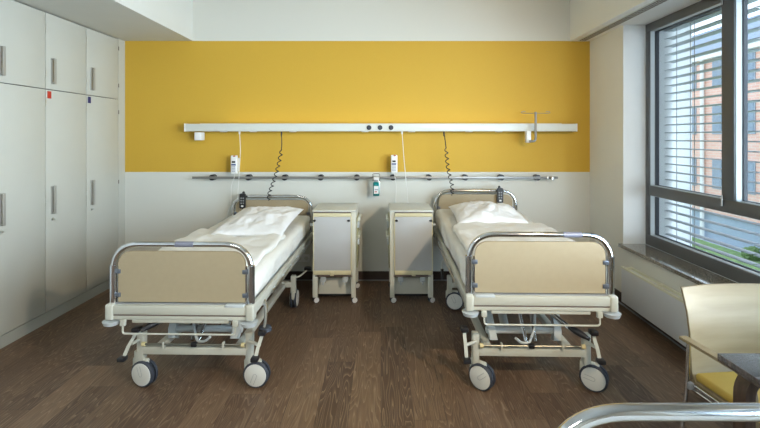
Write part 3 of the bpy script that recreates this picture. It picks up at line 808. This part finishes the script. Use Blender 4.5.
def coil(label, path, straight):
    """coiled cable through image points on the wall; first part straight"""
    y = 4.58; v = [Vector((wx(a, y), y+dy, wz(b_, y))) for a, b_, dy in path]; o0 = v[0].copy(); v = [p-o0 for p in v]
    t_ = thing('coiled_cable', label, 'cable', o0, 0, 'coiled black bed cables')
    obj('plug', cyl(B(), (0, 0, .0), (0, 0, -.05), .010, .007, seg=12), 'black', t_)
    pts = [Vector(p) for p in fillet(v, .1, 6)]
    # resample
    d = [0]
    for i in range(1, len(pts)): d.append(d[-1]+(pts[i]-pts[i-1]).length)
    def at(s):
        for i in range(1, len(pts)):
            if s <= d[i] or i == len(pts)-1:
                k = (s-d[i-1])/max(1e-6, d[i]-d[i-1]); return pts[i-1].lerp(pts[i], min(1, k))
    out = []; L_ = d[-1]; N = 420; ph = 0
    for i in range(N):
        s = L_*i/(N-1); p = at(s); amp = .017*min(1, max(0, (s-straight)/.04))*min(1, max(0, (L_-s)/.02))
        tight = .070-.024*(s/L_)
        if s > straight: ph += 2*PI*(L_/(N-1))/tight
        out.append(p+Vector((math.cos(ph)*amp, math.sin(ph)*amp*.8, math.sin(ph)*amp*.25)))
    obj('coil', tube(B(), out, .0052, 6), 'black', t_)
coil('coiled black cable dropping from the duct to the left bed head', [(281.5, 131.6, 0), (282, 148, 0), (277.5, 170, .0), (272, 186, .0), (269, 194, .0), (268, 201, .03)], .18)
coil('coiled black cable dropping from the duct to the right bed head', [(444, 131.6, 0), (446, 148, 0), (448, 170, 0), (452, 184, 0), (452.5, 190, .0), (452.5, 196, .03)], .16)

# sanitiser dispenser
y = 4.62; x = wx(376.3, y); z0 = wz(195.5, y)
t_ = thing('sanitiser_dispenser', 'small wall dispenser with a teal bottle hung on the equipment rail', 'dispenser', (x, y-.05, z0))
obj('bottle', bx(B(), -.033, .033, 0, .05, 0, .145, .010, 3), 'teal', t_)
obj('label_sheet', box(-.024, .024, -.0025, .0, .025, .105), 'plastic', t_)
obj('label_print', box(-.018, .018, -.0035, -.002, .06, .075), 'key', t_)
obj('label_print', box(-.018, .008, -.0035, -.002, .04, .05), 'redp', t_)
obj('cap', bx(B(), -.022, .022, .008, .042, .145, .168, .005), 'joint', t_)
obj('holder', bx(B(), -.037, .037, .045, .080, -.006, .19, .003), 'steel', t_)
obj('lever', tube(B(), fillet([(-.036, .04, .15), (-.036, .0, .235), (.036, .0, .235), (.036, .04, .15)], .015, 4), .004, 8), 'chrome', t_)
obj('dosing_head', bx(B(), -.026, .026, .0, .045, .168, .195, .005), 'plastic', t_)

# infusion holder
y = 4.53; x = wx(535.3, y)
t_ = thing('infusion_holder', 'steel infusion bag hook on a curved pole at the duct\'s right end', 'hook stand', (x, y, 0))
xb_ = wx(529, y)-x
obj('clamp_block', bx(B(), xb_-.022, xb_+.022, .0, .07, wz(142.8, y), wz(131, y), .004), 'plastic', t_)
obj('pole', tube(B(), fillet([(xb_, -.01, wz(141.3, y)), (0, -.01, wz(141.3, y)), (0, -.01, wz(112, y))], .06, 8), .012, 12), 'railst', t_)
zh = wz(113.3, y)
for s in (-1, 1):
    pts = [(0, -.01, zh), (s*.12, -.01, zh)]+[(s*(.12+.028*math.sin(a)), -.01, zh+.009-.009*math.cos(a)) for a in [PI*k/8 for k in range(1, 9)]]+[(s*.105, -.01, zh+.018)]
    obj('hook', tube(B(), pts, .003, 8), 'railst', t_)

# mains socket behind the left bed
t_ = thing('wall_socket', 'white double mains socket low on the wall behind the left bed', 'socket', (wx(303), YW-.001, wz(258)))
obj('plate', bx(B(), -.075, .075, -.010, 0, -.04, .04, .004), 'plastic', t_)
for s in (-1, 1): obj('socket_well', cyl(B(), (s*.037, -.012, 0), (s*.037, -.009, 0), .022, seg=20), 'cover', t_)

# ------------------------------------------------------------------ armchair at lower right
fx, fy = .135, -1; nrm = math.hypot(fx, fy)
ch = thing('armchair', 'pale beech armchair with a yellow seat by the radiator', 'chair', (1.672, 1.822, 0), math.atan2(.095, 1))
# local: x across, -y front, back at +y
bm = B(); N = 14; rows = []
prof = [(.205, .440), (.226, .47), (.236, .55), (.244, .64), (.264, .73), (.302, .83)]
for (yy_, zz) in prof:
    rows.append([Vector((u*(.245-.04*(zz-.44)), yy_-.03*u*u, zz)) for u in [i/N*2-1 for i in range(N+1)]])
fa = [[bm.verts.new(p) for p in r] for r in rows]; fb = [[bm.verts.new(p+Vector((0, .012, 0))) for p in r] for r in rows]
for i in range(len(rows)-1):
    for j in range(N):
        bm.faces.new((fa[i][j], fa[i][j+1], fa[i+1][j+1], fa[i+1][j])); bm.faces.new((fb[i][j], fb[i+1][j], fb[i+1][j+1], fb[i][j+1]))
for i in range(len(rows)-1):
    for j in (0, N): bm.faces.new((fa[i][j], fa[i+1][j], fb[i+1][j], fb[i][j]))
for r in (0, len(rows)-1):
    for j in range(N): bm.faces.new((fa[r][j], fa[r][j+1], fb[r][j+1], fb[r][j]))
obj('backrest', bm, 'beech', ch, ang=50)
obj('seat_shell', bx(B(), -.24, .24, -.27, .205, .425, .438, .004), 'beech', ch)
obj('seat', bx(B(), -.236, .236, -.26, .195, .438, .475, .016, 4), 'uphol', ch)
for s in (-1, 1):
    X0 = s*.283
    pts = fillet([(X0, .205, .63), (X0, -.10, .63), (X0, -.135, .57), (X0, -.135, .42)], .05, 6)
    ar = obj('armrest', strip(B(), pts, (.036, 0, 0), .013), 'beech', ch)
    obj('rail', tube(B(), [(s*.252, .20, .425), (s*.252, -.25, .425)], .007, 10), 'chrome', ch)
    obj('rail', tube(B(), [(s*.255, .20, .405), (s*.255, -.25, .405)], .007, 10), 'chrome', ch)
    obj('leg', tube(B(), fillet([(s*.262, .195, .622), (s*.268, .195, .42), (s*.318, .20, .0)], .05, 5), .009, 12), 'chrome', ch)
    obj('leg', tube(B(), [(s*.265, -.16, .43), (s*.28, -.24, .0)], .011, 12), 'chrome', ch)
    obj('joint', bx(B(), *sorted((s*.25, s*.275)), .175, .205, .405, .435, .004), 'joint', ch)
    obj('joint', bx(B(), *sorted((s*.25, s*.30)), -.15, -.10, .385, .425, .004), 'cab', ch)

# ------------------------------------------------------------------ table corner
tb = thing('table', 'dark wooden table with bent legs in the bottom right corner', 'table', (1.245, 1.63, 0))
obj('tabletop', bx(B(), 0, .72, -.80, 0, .712, .740, .003), 'table', tb)
for (y, d) in ((-.055, 1), (-.745, -1)):
    for (x, e) in ((.055, 1), (.665, -1)):
        pts = fillet([(x, y, 0), (x, y, .693), (x+e*.22, y, .693)], .085, 8)
        obj('leg', strip(B(), pts, (0, .055, 0), .036), 'tleg', tb)
obj('crossbar', bx(B(), .27, .45, -.76, -.04, .676, .712, .004), 'tleg', tb)

# ------------------------------------------------------------------ warm room lamp behind the camera
aim = (Vector((-.7, 4.74, 1.25))-Vector(LAMP)).normalized(); qa = aim.to_track_quat('-Z', 'Y')
t_ = thing('spotlight', 'white swivel spotlight hanging from the ceiling, outside the frame', 'lamp', LAMP)
qm = qa.to_matrix().to_4x4()
obj('rod', cyl(B(), (0, 0, .0), (0, 0, ZC-LAMP[2]), .012, seg=12), 'steel', t_)
bm = cyl(B(), (0, 0, .015), (0, 0, .16), .07, .05, seg=32); bmesh.ops.transform(bm, matrix=qm, verts=bm.verts); obj('shade', bm, 'plastic', t_)
bm = cyl(B(), (0, 0, .008), (0, 0, .014), .06, .06, seg=32); bmesh.ops.transform(bm, matrix=qm, verts=bm.verts); obj('diffuser', bm, 'lampglow', t_)
pl = bpy.data.lights.new('lamp_light', 'SPOT'); pl.energy = 680; pl.color = (1, .80, .54); pl.shadow_soft_size = .03; pl.spot_size = math.radians(85); pl.spot_blend = .6
po = bpy.data.objects.new('lamp_light', pl); C.objects.link(po); po.location = Vector(LAMP)+aim*.02; po.rotation_euler = qa.to_euler()

# flat fill light added behind the camera to brighten the room
cl_ = thing('fill_light', 'large flat rectangular fill light added behind the camera', 'lamp', (-1.3, -1.2, ZC-.06))
obj('housing', box(-.75, .75, -.35, .35, 0, .06, .005), 'plastic', cl_)
obj('diffuser', box(-.72, .72, -.32, .32, -.006, 0), 'fillglow', cl_)
area('fill_panel_light', (-1.3, -1.2, ZC-.075), Euler((0, 0, 0)), 1.4, .6, 130, (1, .93, .82))

# ------------------------------------------------------------------ outside
ZG = -4.8; D = 20.0
struct('ground', box(2.95, 60, -20, 60, ZG-.2, ZG), 'path')
gr = tag(obj('lawn', box(4.5, 19.6, -5, 45, ZG, ZG+.05), 'grass'), 'green lawn between the window and the brick building', 'lawn', kind='stuff')
bl = thing('brick_building', 'pale red brick building with narrow windows seen through the blinds', 'building', (D, 8, ZG))
zbk = 1.54-.234*D-ZG; ztp = 1.54+.237*D-ZG
obj('wall', box(0, 10, 0, 40, zbk, ztp), 'brick', bl, smooth=False)
obj('plinth', box(.1, 10, 0, 40, 0, zbk), 'plinthb', bl, smooth=False)
obj('cornice', box(-.3, 10, 0, 40, ztp, ztp+.45), 'render', bl, smooth=False)
obj('roof', prism(B(), [(0, ztp+.45), (2.6, ztp+2.6), (10, ztp+2.6), (10, ztp+.45)], 0, 40), 'roofm', bl, smooth=False)
for r, z in enumerate((-1.55, 1.7, 4.5)):
    for k in range(11):
        yy_ = 28.3-2.2*k-8 if k else 28.3-8
        if yy_ < .6: continue
        z0 = z-ZG
        w_ = obj('window', box(-.05, .06, yy_-.42, yy_+.42, z0, z0+1.8), 'roofm', bl, smooth=False)
        obj('pane', box(-.07, -.05, yy_-.34, yy_+.34, z0+.1, z0+1.7), 'fglass', w_, smooth=False)
for k in range(5): obj('downpipe', cyl(B(), (-.15, 19.2-4.4*k, 0), (-.15, 19.2-4.4*k, ztp), .12, seg=10), 'render', bl)
for k in range(3): obj('basement_window', box(.03, .12, 13.5-2.6*k, 14.9-2.6*k, .7, 1.7), 'fglass', bl, smooth=False)
wing = thing('side_wing', 'pale blue-grey building wing beyond the brick building', 'building', (11, 46, ZG))
obj('wall', box(0, 8.8, 0, 6, 0, 7.5), 'render', wing, smooth=False)
obj('roof', box(-.2, 8.8, -.2, 6, 7.5, 7.9), 'roofm', wing, smooth=False)
random.seed(4)
for k in range(8):
    bm = B(); bmesh.ops.create_icosphere(bm, subdivisions=5, radius=.38+.08*(k%3))
    for v in bm.verts:
        v.co *= 1+.35*noise.noise(v.co*4+Vector((k*5, 0, 0)))+.30*noise.noise(v.co*12); v.co.z = max(v.co.z*.85, -.32)
    tag(obj('bush', bm, 'leaf', mw=Matrix.Translation((D-.95, 22.6-1.35*k, ZG+.38)), ang=180), 'round green bush at the foot of the brick building', 'bush', 'bushes along the facade')
